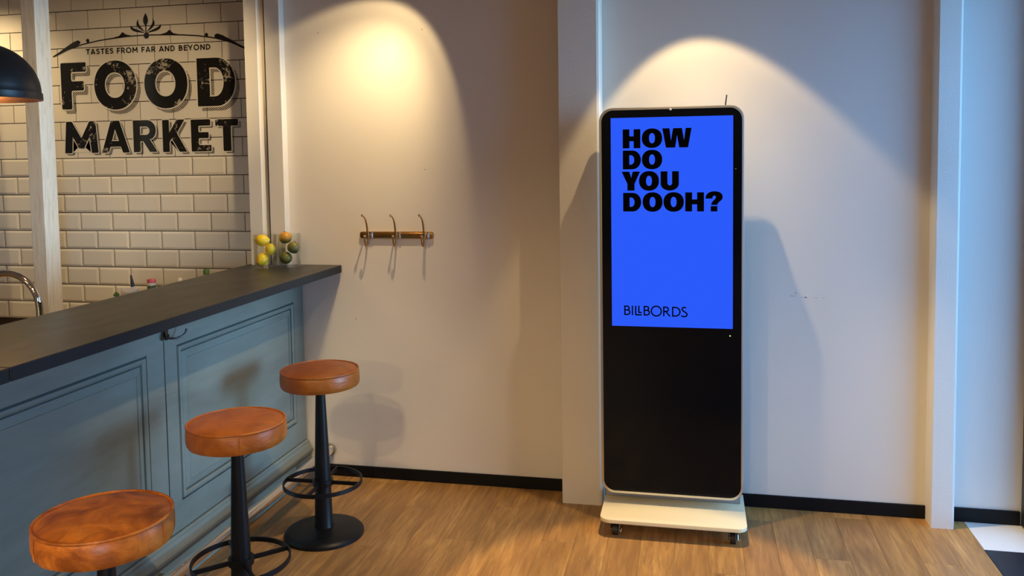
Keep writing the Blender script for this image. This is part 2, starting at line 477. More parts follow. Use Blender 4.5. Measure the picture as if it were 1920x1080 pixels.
def ribbon(pts, widths, y, thick=.0004, bm=None):
    """flat stroke in the XZ plane with a width per point"""
    bm = bm or bmesh.new(); n = len(pts); L = []; Rr = []
    for i, (x, z) in enumerate(pts):
        x0, z0 = pts[max(i - 1, 0)]; x1, z1 = pts[min(i + 1, n - 1)]
        d = Vector((x1 - x0, z1 - z0)).normalized(); nx, nz = -d.y, d.x; w = widths[i] / 2 if isinstance(widths, (list, tuple)) else widths / 2
        L.append((x + nx * w, z + nz * w)); Rr.append((x - nx * w, z - nz * w))
    f = [[bm.verts.new((x, y + dy, z)) for x, z in side] for dy in (-thick / 2, thick / 2) for side in (L, Rr)]
    l0, r0, l1, r1 = f
    for i in range(n - 1):
        bm.faces.new((l0[i], l0[i + 1], r0[i + 1], r0[i])); bm.faces.new((l1[i], r1[i], r1[i + 1], l1[i + 1]))
        bm.faces.new((l0[i], l1[i], l1[i + 1], l0[i + 1])); bm.faces.new((r0[i], r0[i + 1], r1[i + 1], r1[i]))
    bm.faces.new((l0[0], r0[0], r1[0], l1[0])); bm.faces.new((l0[-1], l1[-1], r1[-1], r0[-1]))
    bmesh.ops.recalc_face_normals(bm, faces=bm.faces)
    return bm
def arc(cx, cz, r, a0, a1, n=16, rz=None):
    rz = rz or r
    return [(cx + r * math.cos(math.radians(a0 + (a1 - a0) * k / n)), cz + rz * math.sin(math.radians(a0 + (a1 - a0) * k / n))) for k in range(n + 1)]
def bez(p0, p1, p2, p3, n=14):
    return [tuple((1 - t) ** 3 * a + 3 * t * (1 - t) ** 2 * b + 3 * t * t * (1 - t) * c + t ** 3 * d for a, b, c, d in zip(p0, p1, p2, p3)) for t in (k / n for k in range(n + 1))]
def struct(name, bm, mat, label=None, parent=None):
    o = add(name, bm, mat, parent)
    if parent is None: tag(o, label, None, None, 'structure')
    return o

# ------------------------------------------------------------------ the room
CEIL = 2.68
XR = 1.40          # right wall
struct('ceiling', box(-4.75, XR + .12, -7.1, 4.55, CEIL, CEIL + .1), 'ceiling', 'pale plaster ceiling above the bar')
floor = struct('floor', box(-4.75, XR, -7.1, 4.5, -.08, -.006), 'oak', 'oak-look plank floor in front of the bar')
add('floor_field', box(-4.75, XR, -7.1, -1.2, -.006, 0), 'oak', floor)
add('floor_field', box(-4.75, -2.02, -1.2, 4.4, -.006, 0), 'oak', floor)
# planks one by one
PW, PL = .138, 1.22
meshes = {}
x = -2.02; row = 0
while x < 1.144:
    w = min(PW, 1.146 - x)
    y = -1.2; first = PL * ((row * .37 + .15 * R.random()) % 1.0) + .12
    while y < 3.985:
        L = first if y == -1.2 else PL
        y1 = min(y + L, 3.99)
        if y1 - y > .02:
            key = (round(w, 4), round(y1 - y, 3))
            if key not in meshes:
                hw, hl = w / 2 - .0003, (y1 - y) / 2 - .0003
                b = bmesh.new(); e = .0007
                lo = [b.verts.new((sx * hw, sy * hl, -.006)) for sx, sy in ((-1, -1), (1, -1), (1, 1), (-1, 1))]
                md = [b.verts.new((sx * hw, sy * hl, -e)) for sx, sy in ((-1, -1), (1, -1), (1, 1), (-1, 1))]
                hi = [b.verts.new((sx * (hw - e), sy * (hl - e), 0)) for sx, sy in ((-1, -1), (1, -1), (1, 1), (-1, 1))]
                for A, B in ((lo, md), (md, hi)):
                    for i in range(4):
                        j = (i + 1) % 4; b.faces.new((A[i], A[j], B[j], B[i]))
                b.faces.new(hi)
                me = mesh_from(b, 'plank'); me.materials.append(MAT['oak']); meshes[key] = me
            o = bpy.data.objects.new('plank', meshes[key]); COL.objects.link(o); o.parent = floor
            o.location = Vector((x + w / 2, (y + y1) / 2, 0)) - ORG[floor]
        y = y1
    x += PW; row += 1
# entrance tiles on the right of the planks
for i, (y0, y1, mt) in enumerate(((3.692, 3.962, 'tile_white'), (3.42, 3.690, 'tile_black'), (3.148, 3.418, 'tile_white'), (2.876, 3.146, 'tile_black'), (2.604, 2.874, 'tile_white'), (2.332, 2.602, 'tile_black'))):
    o = add('floor_tile', box(1.1475, XR - .002, y0, y1, -.006, .0005, .0008, 1), mt, floor)
add('floor_field', box(1.1475, XR, -1.2, 2.33, -.006, 0), 'tile_black', floor)

# back walls: plastered wall with the hooks, wall behind the display, wall past the pilaster
struct('wall_back', box(-2.034, -.60, 4.0, 4.2, 0, CEIL), 'wall', 'cream plastered back wall carrying the coat hooks')
struct('wall_right_back', box(-.60, XR + .12, 3.97, 4.2, 0, CEIL), 'wall', 'pale plastered wall behind the digital display')
def pilaster(name, x0, x1, y0, ch, label):
    poly = [(x0, 4.0), (x0, y0 + .003), (x0 + .003, y0), (x1 - ch, y0), (x1 - ch * .3, y0 + ch * .3), (x1, y0 + ch), (x1, 4.0)]
    return struct(name, prism_z(poly, 0, CEIL), 'plaster', label)
pilaster('trim_1', -.613, -.4235, 3.852, .014, 'plastered pilaster left of the digital display')
pilaster('trim_2', .990, 1.084, 3.870, .010, 'narrow plastered pilaster right of the digital display')
struct('baseboard_back', box(-1.944, -.6135, 3.990, 4.0, 0, .058, .002, 1), 'black_board', 'black baseboard under the coat hooks')
struct('baseboard_right_back', box(-.423, .9895, 3.960, 3.97, 0, .060, .002, 1), 'black_board', 'black baseboard behind the digital display')
struct('baseboard_entrance', box(1.0845, XR - .03, 3.958, 3.97, 0, .062, .002, 1), 'black_board', 'short black baseboard right of the narrow pilaster')

# small marks on the plaster
wb = bpy.data.objects['wall_back']; wr = bpy.data.objects['wall_right_back']
for px_, pz_ in ((-1.3034, 2.2507), (-1.3020, 1.5684), (-1.8483, 2.2570), (-1.6863, 0.8161)):
    add('nail_hole', plate_y(ellipse(px_, pz_, .0022, .0026, 8), 3.9990, 4.0002), 'stem', wb)
for px_, pz_, w_, h_ in ((0.4135, 0.9790, 0.0220, 0.0050), (0.4340, 0.9891, 0.0080, 0.0120), (0.4570, 0.9751, 0.0300, 0.0035), (0.4775, 0.9731, 0.0080, 0.0060), (0.5162, 0.9739, 0.0180, 0.0030), (0.5546, 0.9747, 0.0080, 0.0040)):
    add('scuff', plate_y(rrect(px_, px_ + w_, pz_, pz_ + h_, .0012, 2), 3.9696, 3.9702), 'mark', wr)

# casing and jamb between the plastered wall and the tiled recess
struct('trim_3', box(-2.115, -2.032, 3.95, 4.2, 0, CEIL, .003, 2), 'trim', 'pale door casing at the left end of the plastered wall')
struct('trim_4', prism_z([(-2.226, 4.36), (-2.226, 3.95), (-2.157, 3.95), (-2.1305, 3.972), (-2.1305, 4.36)], 0, CEIL), 'trim', 'pale jamb at the right edge of the tiled recess')
gap = struct('trim_5', box(-2.130, -2.1155, 3.972, 4.05, 0, CEIL), 'dark_gap', 'dark slotted strip between the casing and the jamb')
for k in range(14):
    z = 1.15 + k * .088
    add('screw', lathe([(0, 0), (.003, 0), (.0042, .002), (.0042, .003)], 0, 0, 10), 'black_iron', gap)
    o = gap.children[-1]
    o.rotation_euler = (PI / 2, 0, 0); o.location = Vector((-2.1225, 3.9690, z)) - ORG[gap]
    for vv in o.data.vertices: vv.co += ORG[gap]
struct('trim_6', box(-3.489, -3.402, 3.90, 4.005, 0, CEIL, .004, 2), 'timber', 'white grained timber post in front of the tiled wall')

# side walls
struct('wall_left', box(-4.85, -4.75, -7.1, 4.55, 0, CEIL), 'far_wall', 'plastered wall at the far left behind the bar')
# right wall with glazed openings
D0, D1 = 2.45, 3.86       # glazed entrance door
W0, W1_ = -2.8, -2.1      # window further back
struct('wall_right', box(XR, XR + .12, W1_, D0, 0, CEIL), 'wall', 'plastered wall right of the camera')
struct('wall_right_rear', box(XR, XR + .12, -7.1, W0, 0, CEIL), 'wall', 'plastered wall behind the camera on the right')
struct('wall_right_head', box(XR, XR + .12, W0, W1_, 2.35, CEIL), 'wall', 'plaster above the rear window')
struct('wall_right_sill', box(XR, XR + .12, W0, W1_, 0, .25), 'wall', 'plaster under the rear window')
struct('wall_right_lintel', box(XR, XR + .12, D0, D1, 2.55, CEIL), 'wall', 'plaster above the glazed entrance')
struct('wall_right_corner', box(XR, XR + .12, D1 + .09, 3.97, 0, CEIL), 'wall', 'plaster return beside the glazed entrance')
struct('wall_front', box(-4.85, XR + .12, -7.2, -7.1, 0, CEIL), 'far_wall', 'plastered wall behind the camera')
d1 = struct('door_1', box(XR - .028, XR + .06, D1, D1 + .10, 0, 2.56, .004, 1), 'dark_frame', 'dark metal frame of the glazed entrance at the right edge')
add('frame_side', box(XR - .028, XR + .06, D0 - .06, D0, 0, 2.56, .004, 1), 'dark_frame', d1)
add('frame_head', box(XR - .028, XR + .06, D0, D1, 2.49, 2.56, .004, 1), 'dark_frame', d1)
add('bottom_rail', box(XR - .01, XR + .04, D0, D1, 0, .08, .004, 1), 'dark_frame', d1)
add('pane', box(XR + .012, XR + .018, D0, D1, .08, 2.49), 'glass', d1)
w1 = struct('window_1', box(XR + .03, XR + .09, W0, W0 + .06, .25, 2.35, .003, 1), 'dark_frame', 'dark framed window behind the camera on the right')
add('frame_side', box(XR + .03, XR + .09, W1_ - .06, W1_, .25, 2.35, .003, 1), 'dark_frame', w1)
add('frame_head', box(XR + .03, XR + .09, W0 + .06, W1_ - .06, 2.29, 2.35, .003, 1), 'dark_frame', w1)
add('frame_sill', box(XR + .03, XR + .09, W0 + .06, W1_ - .06, .25, .31, .003, 1), 'dark_frame', w1)
add('pane', box(XR + .057, XR + .063, W0 + .06, W1_ - .06, .31, 2.29), 'glass', w1)
portal('daylight_portal', (XR + .11, (D0 + D1) / 2, 1.27), (0, PI / 2, 0), 2.5, D1 - D0)
portal('daylight_portal', (XR + .11, (W0 + W1_) / 2, 1.3), (0, PI / 2, 0), 2.1, W1_ - W0)
struct('pavement', box(XR + .12, 14, -12, 10, -.12, -.02), 'pave', 'grey pavement outside the glazed entrance')

# ------------------------------------------------------------------ tiled wall
YT = 4.38; TP, TQ, TX0, TZ0 = .2142, .1074, -3.679, 2.513
tw = struct('wall_left_back', box(-4.75, -2.02, YT + .0035, 4.55, 0, CEIL), 'grout', 'wall of cream metro tiles behind the bar')
def tile_mesh(x0, x1, flat, hgt):
    hw, hh = (x1 - x0) / 2, (hgt - .0046) / 2
    b = bmesh.new()
    loops = [(0, .0035), (0, .0005), (.0014, 0)] if flat else [(0, .0035), (0, .0008), (.011, -.0042), (.0125, -.0046)]
    rings = []
    for ins, dy in loops:
        rings.append([b.verts.new((sx * (hw - ins), dy, sz * (hh - ins))) for sx, sz in ((-1, -1), (1, -1), (1, 1), (-1, 1))])
    for A, B in zip(rings, rings[1:]):
        for i in range(4):
            j = (i + 1) % 4; b.faces.new((A[i], A[j], B[j], B[i]))
    b.faces.new(rings[-1])
    bmesh.ops.recalc_face_normals(b, faces=b.faces)
    me = mesh_from(b, 'tile'); me.materials.append(MAT['tile']); return me
tmesh = {}
for r in range(-2, 17):
    z1 = min(TZ0 - TQ * r, CEIL); z0 = TZ0 - TQ * (r + 1); zc = (z0 + z1) / 2
    if z1 - z0 < .015: continue
    off = 0 if r % 2 == 0 else TP / 2
    k = math.floor((-4.75 - TX0 - off) / TP)
    while True:
        x0 = TX0 + off + k * TP; x1 = x0 + TP; k += 1
        if x0 > -2.20: break
        x0c, x1c = max(x0, -4.75) + .0023, min(x1, -2.05) - .0023
        if x1c - x0c < .01: continue
        flat = r < 8
        key = (round(x1c - x0c, 4), flat, round(z1 - z0, 4))
        if key not in tmesh: tmesh[key] = tile_mesh(x0c, x1c, flat, z1 - z0)
        o = bpy.data.objects.new('tile', tmesh[key]); COL.objects.link(o); o.parent = tw
        o.location = Vector(((x0c + x1c) / 2, YT, zc)) - ORG[tw]
        o.rotation_euler = (R.uniform(-.004, .004), 0, R.uniform(-.004, .004))

# ------------------------------------------------------------------ lettering printed on the tiles
YS, YO, YL = YT - .0016, YT - .0021, YT - .0026
sign = empty('wall_lettering', (-3.08, YL, 1.68), 'black FOOD MARKET lettering with floral flourish printed on the tiled wall', 'sign')
def D_outline(x0, x1, st, t, top=1.0, bot=0.0, bulge=.52):
    w = x1 - x0
    def dshape(xa, xb, za, zb, k, n=16):
        cx = xa + (xb - xa) * k; pts = [(xa, za), (cx, za)]
        pts += arc(cx, (za + zb) / 2, xb - cx, -90, 90, n, (zb - za) / 2)[1:-1]
        return pts + [(cx, zb), (xa, zb)]
    return [dshape(x0, x1, bot, top, bulge), dshape(x0 + st, x1 - t, bot + t * 0 + .20, top - .20, .35)[::-1]]
GL = {   # unit square glyphs: x in 0..1 of the letter width, z in 0..1 of the cap height
 'F': [rounded([(0, 0), (.40, 0), (.40, .40), (.89, .40), (.89, .60), (.40, .60), (.40, .80), (1, .80), (1, 1), (0, 1)], .05)],
 'O': [ellipse(.5, .5, .5, .51, 48, 2.1), ellipse(.49, .5, .235, .265, 36, 2.1, True)],
 'M': [rounded([(0, 0), (.22, 0), (.25, .52), (.42, .16), (.58, .16), (.75, .52), (.80, 0), (1, 0), (.94, 1), (.76, 1), (.505, .47), (.24, 1), (.07, 1)], .03)],
 'A': [rounded([(0, 0), (.25, 0), (.31, .19), (.69, .19), (.76, 0), (1, 0), (.66, 1), (.36, 1)], .03), [(.375, .37), (.50, .74), (.625, .37)]],
 'R': [rounded([(0, 0), (.30, 0), (.30, .34), (.42, .34), (.70, 0), (1, 0), (.98, .06), (.70, .40)] + arc(.60, .68, .38, -55, 90, 10, .32) + [(0, 1)], .02), [(.30, .54), (.30, .80)] + arc(.55, .67, .16, 90, -90, 8, .13)],
 'K': [rounded([(0, 0), (.28, 0), (.28, .30), (.38, .42), (.70, 0), (1, 0), (.60, .58), (.93, 1), (.60, 1), (.28, .60), (.28, 1), (0, 1)], .03)],
 'E': [rounded([(0, 0), (1, 0), (1, .20), (.38, .20), (.38, .41), (.88, .41), (.88, .60), (.38, .60), (.38, .80), (.98, .80), (.98, 1), (0, 1)], .04)],
 'T': [rounded([(.33, 0), (.68, 0), (.68, .79), (1, .79), (1, 1), (0, 1), (0, .79), (.33, .79)], .04)],
 'D': D_outline(0, 1, .33, .30),
}
FOOD = [('F', -3.66, -3.488, 1.942, 2.214), ('O', -3.437, -3.159, 1.936, 2.214), ('O', -3.107, -2.83, 1.935, 2.213), ('D', -2.768, -2.531, 1.937, 2.208)]
MARK = [('M', -3.655, -3.428, 1.684, 1.870), ('A', -3.405, -3.220, 1.683, 1.869), ('R', -3.193, -3.042, 1.684, 1.868), ('K', -3.002, -2.848, 1.682, 1.866), ('E', -2.819, -2.693, 1.682, 1.864), ('T', -2.664, -2.522, 1.682, 1.862)]
for word, mt, dx, dz, ow, big in ((FOOD, 'hatch', .026, -.026, .007, True), (MARK, 'hatch_fine', .017, -.013, .005, False)):
    for ch, x0, x1, z0, z1 in word:
        T = lambda x, z: (x0 + x * (x1 - x0), z0 + z * (z1 - z0))
        lo = add('letter', outline_mesh(GL[ch], YL, .0004, 0, T), 'print_worn', sign)
        add('letter_outline', outline_mesh(GL[ch], YO, .0004, ow, T), 'tile', lo)
        add('letter_shadow', outline_mesh(GL[ch], YS, .0004, 0, lambda x, z: (T(x, z)[0] + dx, T(x, z)[1] + dz)), mt, lo)
# tagline
def cc(cx, cz, rx, rz, a0, a1, n=10): return arc(cx, cz, rx, a0, a1, n, rz)
STK = {'T': (.62, [[(0, .9), (.62, .9)], [(.31, 0), (.31, .9)]]), 'A': (.74, [[(.06, 0), (.37, .98)], [(.68, 0), (.37, .98)], [(.2, .28), (.54, .28)]]),
 'S': (.58, [cc(.30, .70, .22, .21, 20, 200, 8) + cc(.27, .295, .23, .21, 60, -150, 9)]), 'E': (.54, [[(.1, 0), (.1, 1)], [(.1, .9), (.54, .9)], [(.1, .5), (.5, .5)], [(.1, .1), (.54, .1)]]),
 'F': (.52, [[(.1, 0), (.1, 1)], [(.1, .9), (.52, .9)], [(.1, .48), (.47, .48)]]), 'R': (.64, [[(.1, 0), (.1, 1)], [(.1, .9), (.3, .9)] + cc(.32, .68, .22, .22, 80, -80, 7) + [(.1, .46)], [(.3, .46), (.58, 0)]]),
 'O': (.86, [cc(.43, .5, .35, .42, 0, 360, 20)]), 'M': (.86, [[(.1, 0), (.14, 1)], [(.12, .95), (.43, .3)], [(.43, .3), (.74, .95)], [(.76, 0), (.72, 1)]]),
 'N': (.72, [[(.1, 0), (.1, 1)], [(.1, .93), (.62, .07)], [(.62, 0), (.62, 1)]]), 'D': (.70, [[(.1, 0), (.1, 1)], [(.1, .9), (.28, .9)] + cc(.29, .5, .31, .40, 85, -85, 10) + [(.1, .1)]]),
 'B': (.64, [[(.1, 0), (.1, 1)], [(.1, .9), (.3, .9)] + cc(.31, .71, .19, .19, 80, -80, 6) + [(.1, .52)], [(.1, .52), (.32, .52)] + cc(.33, .31, .22, .21, 80, -80, 6) + [(.1, .1)]]),
 'Y': (.68, [[(.04, 1), (.34, .45)], [(.64, 1), (.34, .45)], [(.34, .5), (.34, 0)]])}
words = 'TASTES FROM FAR AND BEYOND'
tot = sum(.42 if c == ' ' else STK[c][0] + .13 for c in words)
sx_, sz_ = .812 / tot, .0315; cx_ = -3.483
for c in words:
    if c == ' ': cx_ += .42 * sx_; continue
    b = bmesh.new()
    for pl_ in STK[c][1]:
        ribbon([(cx_ + p[0] * sx_, 2.2575 + p[1] * sz_ - (cx_ + 3.483) * .004) for p in pl_], .0064, YL, .0004, b)
    add('letter', b, 'print', sign)
    cx_ += (STK[c][0] + .13) * sx_
# flourish: long drooping line, two leaf tips, two dots, two horns and a five-petal flower
YF = YL
line_pts = [(-3.70, 2.255), (-3.60, 2.292), (-3.50, 2.318), (-3.40, 2.334), (-3.30, 2.344), (-3.20, 2.351), (-3.08, 2.353), (-2.96, 2.350), (-2.85, 2.344), (-2.75, 2.335), (-2.64, 2.317), (-2.55, 2.290), (-2.466, 2.253)]
add('flourish_line', ribbon(line_pts, .0065, YF), 'print', sign)
for s in (-1, 1):
    px = lambda x: -3.083 + s * x
    add('flourish_leaf', ribbon([(px(.625), 2.253), (px(.575), 2.277), (px(.53), 2.298), (px(.48), 2.318), (px(.448), 2.329), (px(.435), 2.331)], [.004, .008, .017, .028, .028, .010], YF - .0003), 'print', sign)
    add('flourish_dot', outline_mesh([ellipse(px(.384), 2.337, .0105, .0115, 20)], YF - .0003), 'print', sign)
    add('flourish_horn', outline_mesh([[(px(.215), 2.347), (px(.175), 2.356), (px(.155), 2.375), (px(.150), 2.376), (px(.130), 2.362), (px(.08), 2.351)][::s]], YF - .0003), 'print', sign)
    # petals
    add('petal', outline_mesh([(bez((px(.004), 2.365), (px(.06), 2.372), (px(.105), 2.375), (px(.098), 2.412), 12) + bez((px(.098), 2.412), (px(.086), 2.392), (px(.05), 2.388), (px(.004), 2.365), 12)[1:-1])[::s]], YF - .0003), 'print', sign)
    add('petal', outline_mesh([(bez((px(.004), 2.37), (px(.03), 2.385), (px(.085), 2.405), (px(.044), 2.447), 12) + bez((px(.044), 2.447), (px(.056), 2.42), (px(.03), 2.40), (px(.004), 2.37), 12)[1:-1])[::s]], YF - .0003), 'print', sign)
add('petal', outline_mesh([bez((-3.083, 2.405), (-3.055, 2.43), (-3.068, 2.455), (-3.081, 2.478), 12) + bez((-3.081, 2.478), (-3.096, 2.455), (-3.108, 2.43), (-3.083, 2.405), 12)[1:-1]], YF - .0003), 'print', sign)
add('flourish_stem', ribbon([(-3.082, 2.36), (-3.082, 2.41)], .006, YF - .0003), 'print', sign)
add('flourish_dot', outline_mesh([ellipse(-3.080, 2.350, .017, .018, 24)], YF - .0006), 'print', sign)

# ------------------------------------------------------------------ bar
XF = -1.966
def worktop(y0, y1, label):
    b = box(-2.252, -1.752, y0, y1, 1.0535, 1.092, .0025, 2)
    o = add('bar_worktop', b, 'worktop')
    tag(o, label, 'worktop', 'dark bar worktop lengths')
    add('edge_band', box(-1.7525, -1.7508, y0 + .003, y1 - .003, 1.0545, 1.0895), 'worktop_edge', o)
    return o
worktop(1.862, 3.990, 'dark brown bar worktop running up to the coat-hook wall')
worktop(1.42, 1.8595, 'sliver of dark bar worktop beyond the joint at the left edge')
def bar_unit(y0, y1, label):
    t = empty('bar_cabinet', (-2.1, (y0 + y1) / 2, 0), label, 'cabinet', 'blue-grey bar cabinets')
    add('carcass', box(-2.24, XF - .021, y0 + .001, y1 - .001, .0, 1.0525), 'bar_paint', t)
    # framed door: nested rectangles (inset from outer, depth behind the front face)
    Y0, Y1, Z0, Z1 = y0 + .0025, y1 - .0025, .1875, 1.052
    a0, a1, c0, c1 = y0 + .075, y1 - .105, .300, .917        # moulded opening
    def ring(rs, name, mat, cap):
        b = bmesh.new(); L = []
        for (ya, yb, za, zb, dx) in rs:
            L.append([b.verts.new((XF + dx, y, z)) for y, z in ((ya, za), (yb, za), (yb, zb), (ya, zb))])
        for A, B in zip(L, L[1:]):
            for i in range(4):
                j = (i + 1) % 4; b.faces.new((A[i], A[j], B[j], B[i]))
        if cap: b.faces.new(L[-1])
        bmesh.ops.recalc_face_normals(b, faces=b.faces)
        # make sure the normals face the room
        s = sum(f.normal.x * f.calc_area() for f in b.faces)
        if s < 0: bmesh.ops.reverse_faces(b, faces=b.faces)
        return add(name, b, mat, t)
    ins = lambda d, dx: (a0 + d, a1 - d, c0 + d, c1 - d, dx)
    ring([(Y0, Y1, Z0, Z1, -.021), (Y0, Y1, Z0, Z1, -.002), (Y0 + .002, Y1 - .002, Z0 + .002, Z1 - .002, 0), ins(0, 0), ins(.001, -.011)], 'door_frame', 'bar_paint', False)
    ring([ins(.001, -.011), ins(.005, -.011), ins(.009, .003), ins(.020, .005), ins(.027, -.001), ins(.029, -.013), ins(.033, -.013)], 'moulding', 'bar_paint', False)
    ring([ins(.033, -.013), ins(.0345, -.004), ins(.060, .001), ins(.0615, -.003), ins(.064, -.003)], 'panel_bevel', 'bar_paint', False)
    ring([ins(.064, -.003), ins(.0655, -.001), ins(.067, -.001)], 'raised_panel', 'bar_paint', True)
    return t
bar_unit(2.824, 3.988, 'blue-grey panelled bar cabinet next to the coat-hook wall')
bar_unit(1.660, 2.822, 'blue-grey panelled bar cabinet behind the nearest stool')
prof = [(XF - .0205, .186), (XF + .004, .184), (XF + .009, .178), (XF + .010, .168), (XF + .017, .158), (XF + .019, .150), (XF + .026, .144), (XF + .030, .136), (XF + .030, .124),
        (XF + .024, .120), (XF + .024, .112), (XF + .020, .106), (XF + .020, .004), (XF - .0205, .004)]
pl = add('bar_plinth', prism_y(prof, 1.60, 3.988), 'bar_paint', None, None, 25)
tag(pl, 'moulded blue-grey plinth along the foot of the bar', 'plinth')
# foot rail
fr = empty('foot_rail', (-1.835, 2.8, 0), 'polished steel foot rail along the foot of the bar', 'foot rail')
add('rail', tube([(-1.838, 1.55, .138), (-1.838, 3.978, .138)], .024, 20), 'steel', fr, None, 40)
add('end_cap', tube([(-1.838, 3.976, .138), (-1.838, 3.989, .138)], [.031, .031], 20), 'brushed', fr, None, 40)
for yb in (2.70, 3.82):
    br = add('bracket', plate_y(rrect(-1.945, -1.828, .030, .1045, .010, 5), yb, yb + .006, .001), 'brushed', fr)
    add('saddle', box(-1.856, -1.822, yb - .008, yb + .014, .100, .120, .003, 1), 'brushed', br)
    for zz in (.050, .086):
        add('bolt', sphere((-1.925, yb - .001, zz), .006, 12, 8), 'chrome', br, None, 60)
# bag hook under the worktop at the cabinet seam
bh = empty('bag_hook', (-1.955, 2.83, .97), 'small dark metal bag hook under the worktop at the cabinet seam', 'hook')
add('hook_plate', box(XF + .0005, XF + .006, 2.806, 2.846, .952, 1.010, .002, 1), 'dark_metal', bh)
add('prong', tube([(XF + .004, 2.826, .962), (XF + .016, 2.836, .955), (XF + .03, 2.856, .952), (XF + .043, 2.878, .957), (XF + .049, 2.892, .970), (XF + .050, 2.896, .982)], [.004, .004, .004, .0038, .0036, .005], 10), 'dark_metal', bh, None, 50)
add('prong', tube([(XF + .004, 2.818, .985), (XF + .012, 2.812, .966), (XF + .022, 2.806, .957), (XF + .032, 2.802, .962), (XF + .036, 2.800, .978)], [.0042, .004, .004, .0038, .0048], 10), 'dark_metal', bh, None, 50)

# ------------------------------------------------------------------ bar stools
SZ, SR, TH = .728, .166, .070
def make_stool(x, y, label, lea, rot):
    t = empty('bar_stool', (x, y, 0), label, 'bar stool', 'round leather bar stools')
    prof = [(0, SZ + .006), (.06, SZ + .0065), (.11, SZ + .005), (.145, SZ + .001), (.158, SZ - .003)]
    prof += [(SR - .003, SZ - .005), (SR, SZ - .010), (SR + .002, SZ - .028), (SR + .002, SZ - .050), (SR, SZ - .063), (SR - .005, SZ - TH - .001), (SR - .014, SZ - TH - .003), (0, SZ - TH - .003)]
    b = lathe(prof, x, y, 64)
    for vtx in b.verts:     # slight hand-made unevenness
        a = math.atan2(vtx.co.y - y, vtx.co.x - x); rr = math.hypot(vtx.co.x - x, vtx.co.y - y)
        if rr > .15:
            k = 1 + .006 * math.sin(3 * a + rot) + .004 * math.sin(7 * a + 2 * rot)
            vtx.co.x = x + (vtx.co.x - x) * k; vtx.co.y = y + (vtx.co.y - y) * k
    s = add('seat', b, lea, t, None, 40)
    # piping round the top edge and vertical seams
    ring = [(x + (SR - .003) * math.cos(2 * PI * k / 64), y + (SR - .003) * math.sin(2 * PI * k / 64), SZ - .003) for k in range(65)]
    add('piping', tube(ring, .0042, 8, cap=False), lea, s, None, 60)
    for a in (rot, rot + 2.1, rot + 4.2):
        cx_, cy_ = math.cos(a), math.sin(a)
        add('seam', tube([(x + (SR + .001) * cx_, y + (SR + .001) * cy_, SZ - .012), (x + (SR + .0035) * cx_, y + (SR + .0035) * cy_, SZ - .035), (x + (SR + .0005) * cx_, y + (SR + .0005) * cy_, SZ - .062)], .0022, 6), lea, s, None, 60)
    add('mounting_plate', lathe([(0, SZ - TH - .003), (.07, SZ - TH - .003), (.07, SZ - TH - .009), (0, SZ - TH - .009)], x, y, 32), 'black_iron', t, None, 40)
    add('column', lathe([(0, SZ - TH - .009), (.0195, SZ - TH - .009), (.0215, SZ - TH - .06), (.027, .45), (.0325, .30), (.0365, .14), (.0385, .045), (.042, .034), (0, .034)], x, y, 36), 'black_iron', t, None, 40)
    add('base', lathe([(0, .040), (.05, .038), (.085, .034), (.12, .030), (.148, .026), (.162, .021), (.170, .012), (.170, .0), (0, 0)], x, y, 64), 'black_iron', t, None, 40)
    zr, rr = .232, .166
    b = bmesh.new(); n = 64; pr = [(rr - .003, zr - .0085), (rr + .003, zr - .0085), (rr + .003, zr + .0085), (rr - .003, zr + .0085)]
    rings = [[b.verts.new((x + q * math.cos(2 * PI * k / n), y + q * math.sin(2 * PI * k / n), zz)) for q, zz in pr] for k in range(n)]
    for k in range(n):
        A, B = rings[k], rings[(k + 1) % n]
        for i in range(4):
            j = (i + 1) % 4; b.faces.new((A[i], A[j], B[j], B[i]))
    bmesh.ops.recalc_face_normals(b, faces=b.faces)
    fo = add('foot_ring', b, 'black_iron', t, None, 40)
    add('collar', lathe([(.030, zr - .012), (.044, zr - .012), (.044, zr + .012), (.030, zr + .012), (.030, zr - .012)], x, y, 32), 'black_iron', fo, None, 40)
    for q in range(4):
        a = rot * .15 + q * PI / 2; c, s_ = math.cos(a), math.sin(a); p = Vector((-s_, c, 0)) * .003
        b = bmesh.new(); vs = []
        for d in (.040, rr - .002):
            for pp in (-1, 1):
                for zz in (-.008, .008):
                    vs.append(b.verts.new(Vector((x + c * d, y + s_ * d, zr + zz)) + p * pp))
        bmesh.ops.convex_hull(b, input=b.verts)
        add('spoke', b, 'black_iron', fo)
    return t
make_stool(-1.580, 3.341, 'darkest brown leather bar stool, farthest and nearest the coat-hook wall', 'leather2', .2)
make_stool(-1.552, 2.614, 'tan leather bar stool in the middle of the three', 'leather', 5.3)
make_stool(-1.474, 1.841, 'bright tan creased leather bar stool nearest the camera', 'leather1', 4.2)

# ------------------------------------------------------------------ digital display on casters
KX0, KX1, KY, KZ0, KZ1 = -.411, .199, 3.70, .126, 1.829
kiosk = empty('display_kiosk', (-.1, 3.72, 0), 'tall black digital display with a blue screen on a cream wheeled base', 'display')
add('back_shell', plate_y(rrect(KX0 + .004, KX1 - .004, KZ0 + .002, KZ1 - .004, .055, 8), KY + .030, KY + .086), 'silver', kiosk, None, 30)
add('neck', box(KX0 + .008, KX1 - .006, KY + .086, KY + .106, .080, .26, .003, 1), 'neck_grey', kiosk)
add('frame', plate_y(rrect(KX0, KX1, KZ0, KZ1, .058, 10), KY + .0015, KY + .030, .004), 'silver', kiosk, None, 40)
gp = add('glass_panel', plate_y(rrect(KX0 + .0105, KX1 - .0095, KZ0 + .012, KZ1 - .011, .050, 10), KY - .0005, KY + .004), 'black_glass', kiosk)
scr = add('screen', box(-.360, .1535, KY - .0009, KY + .001, .8785, 1.785), 'screen', kiosk)
YP = KY - .0013
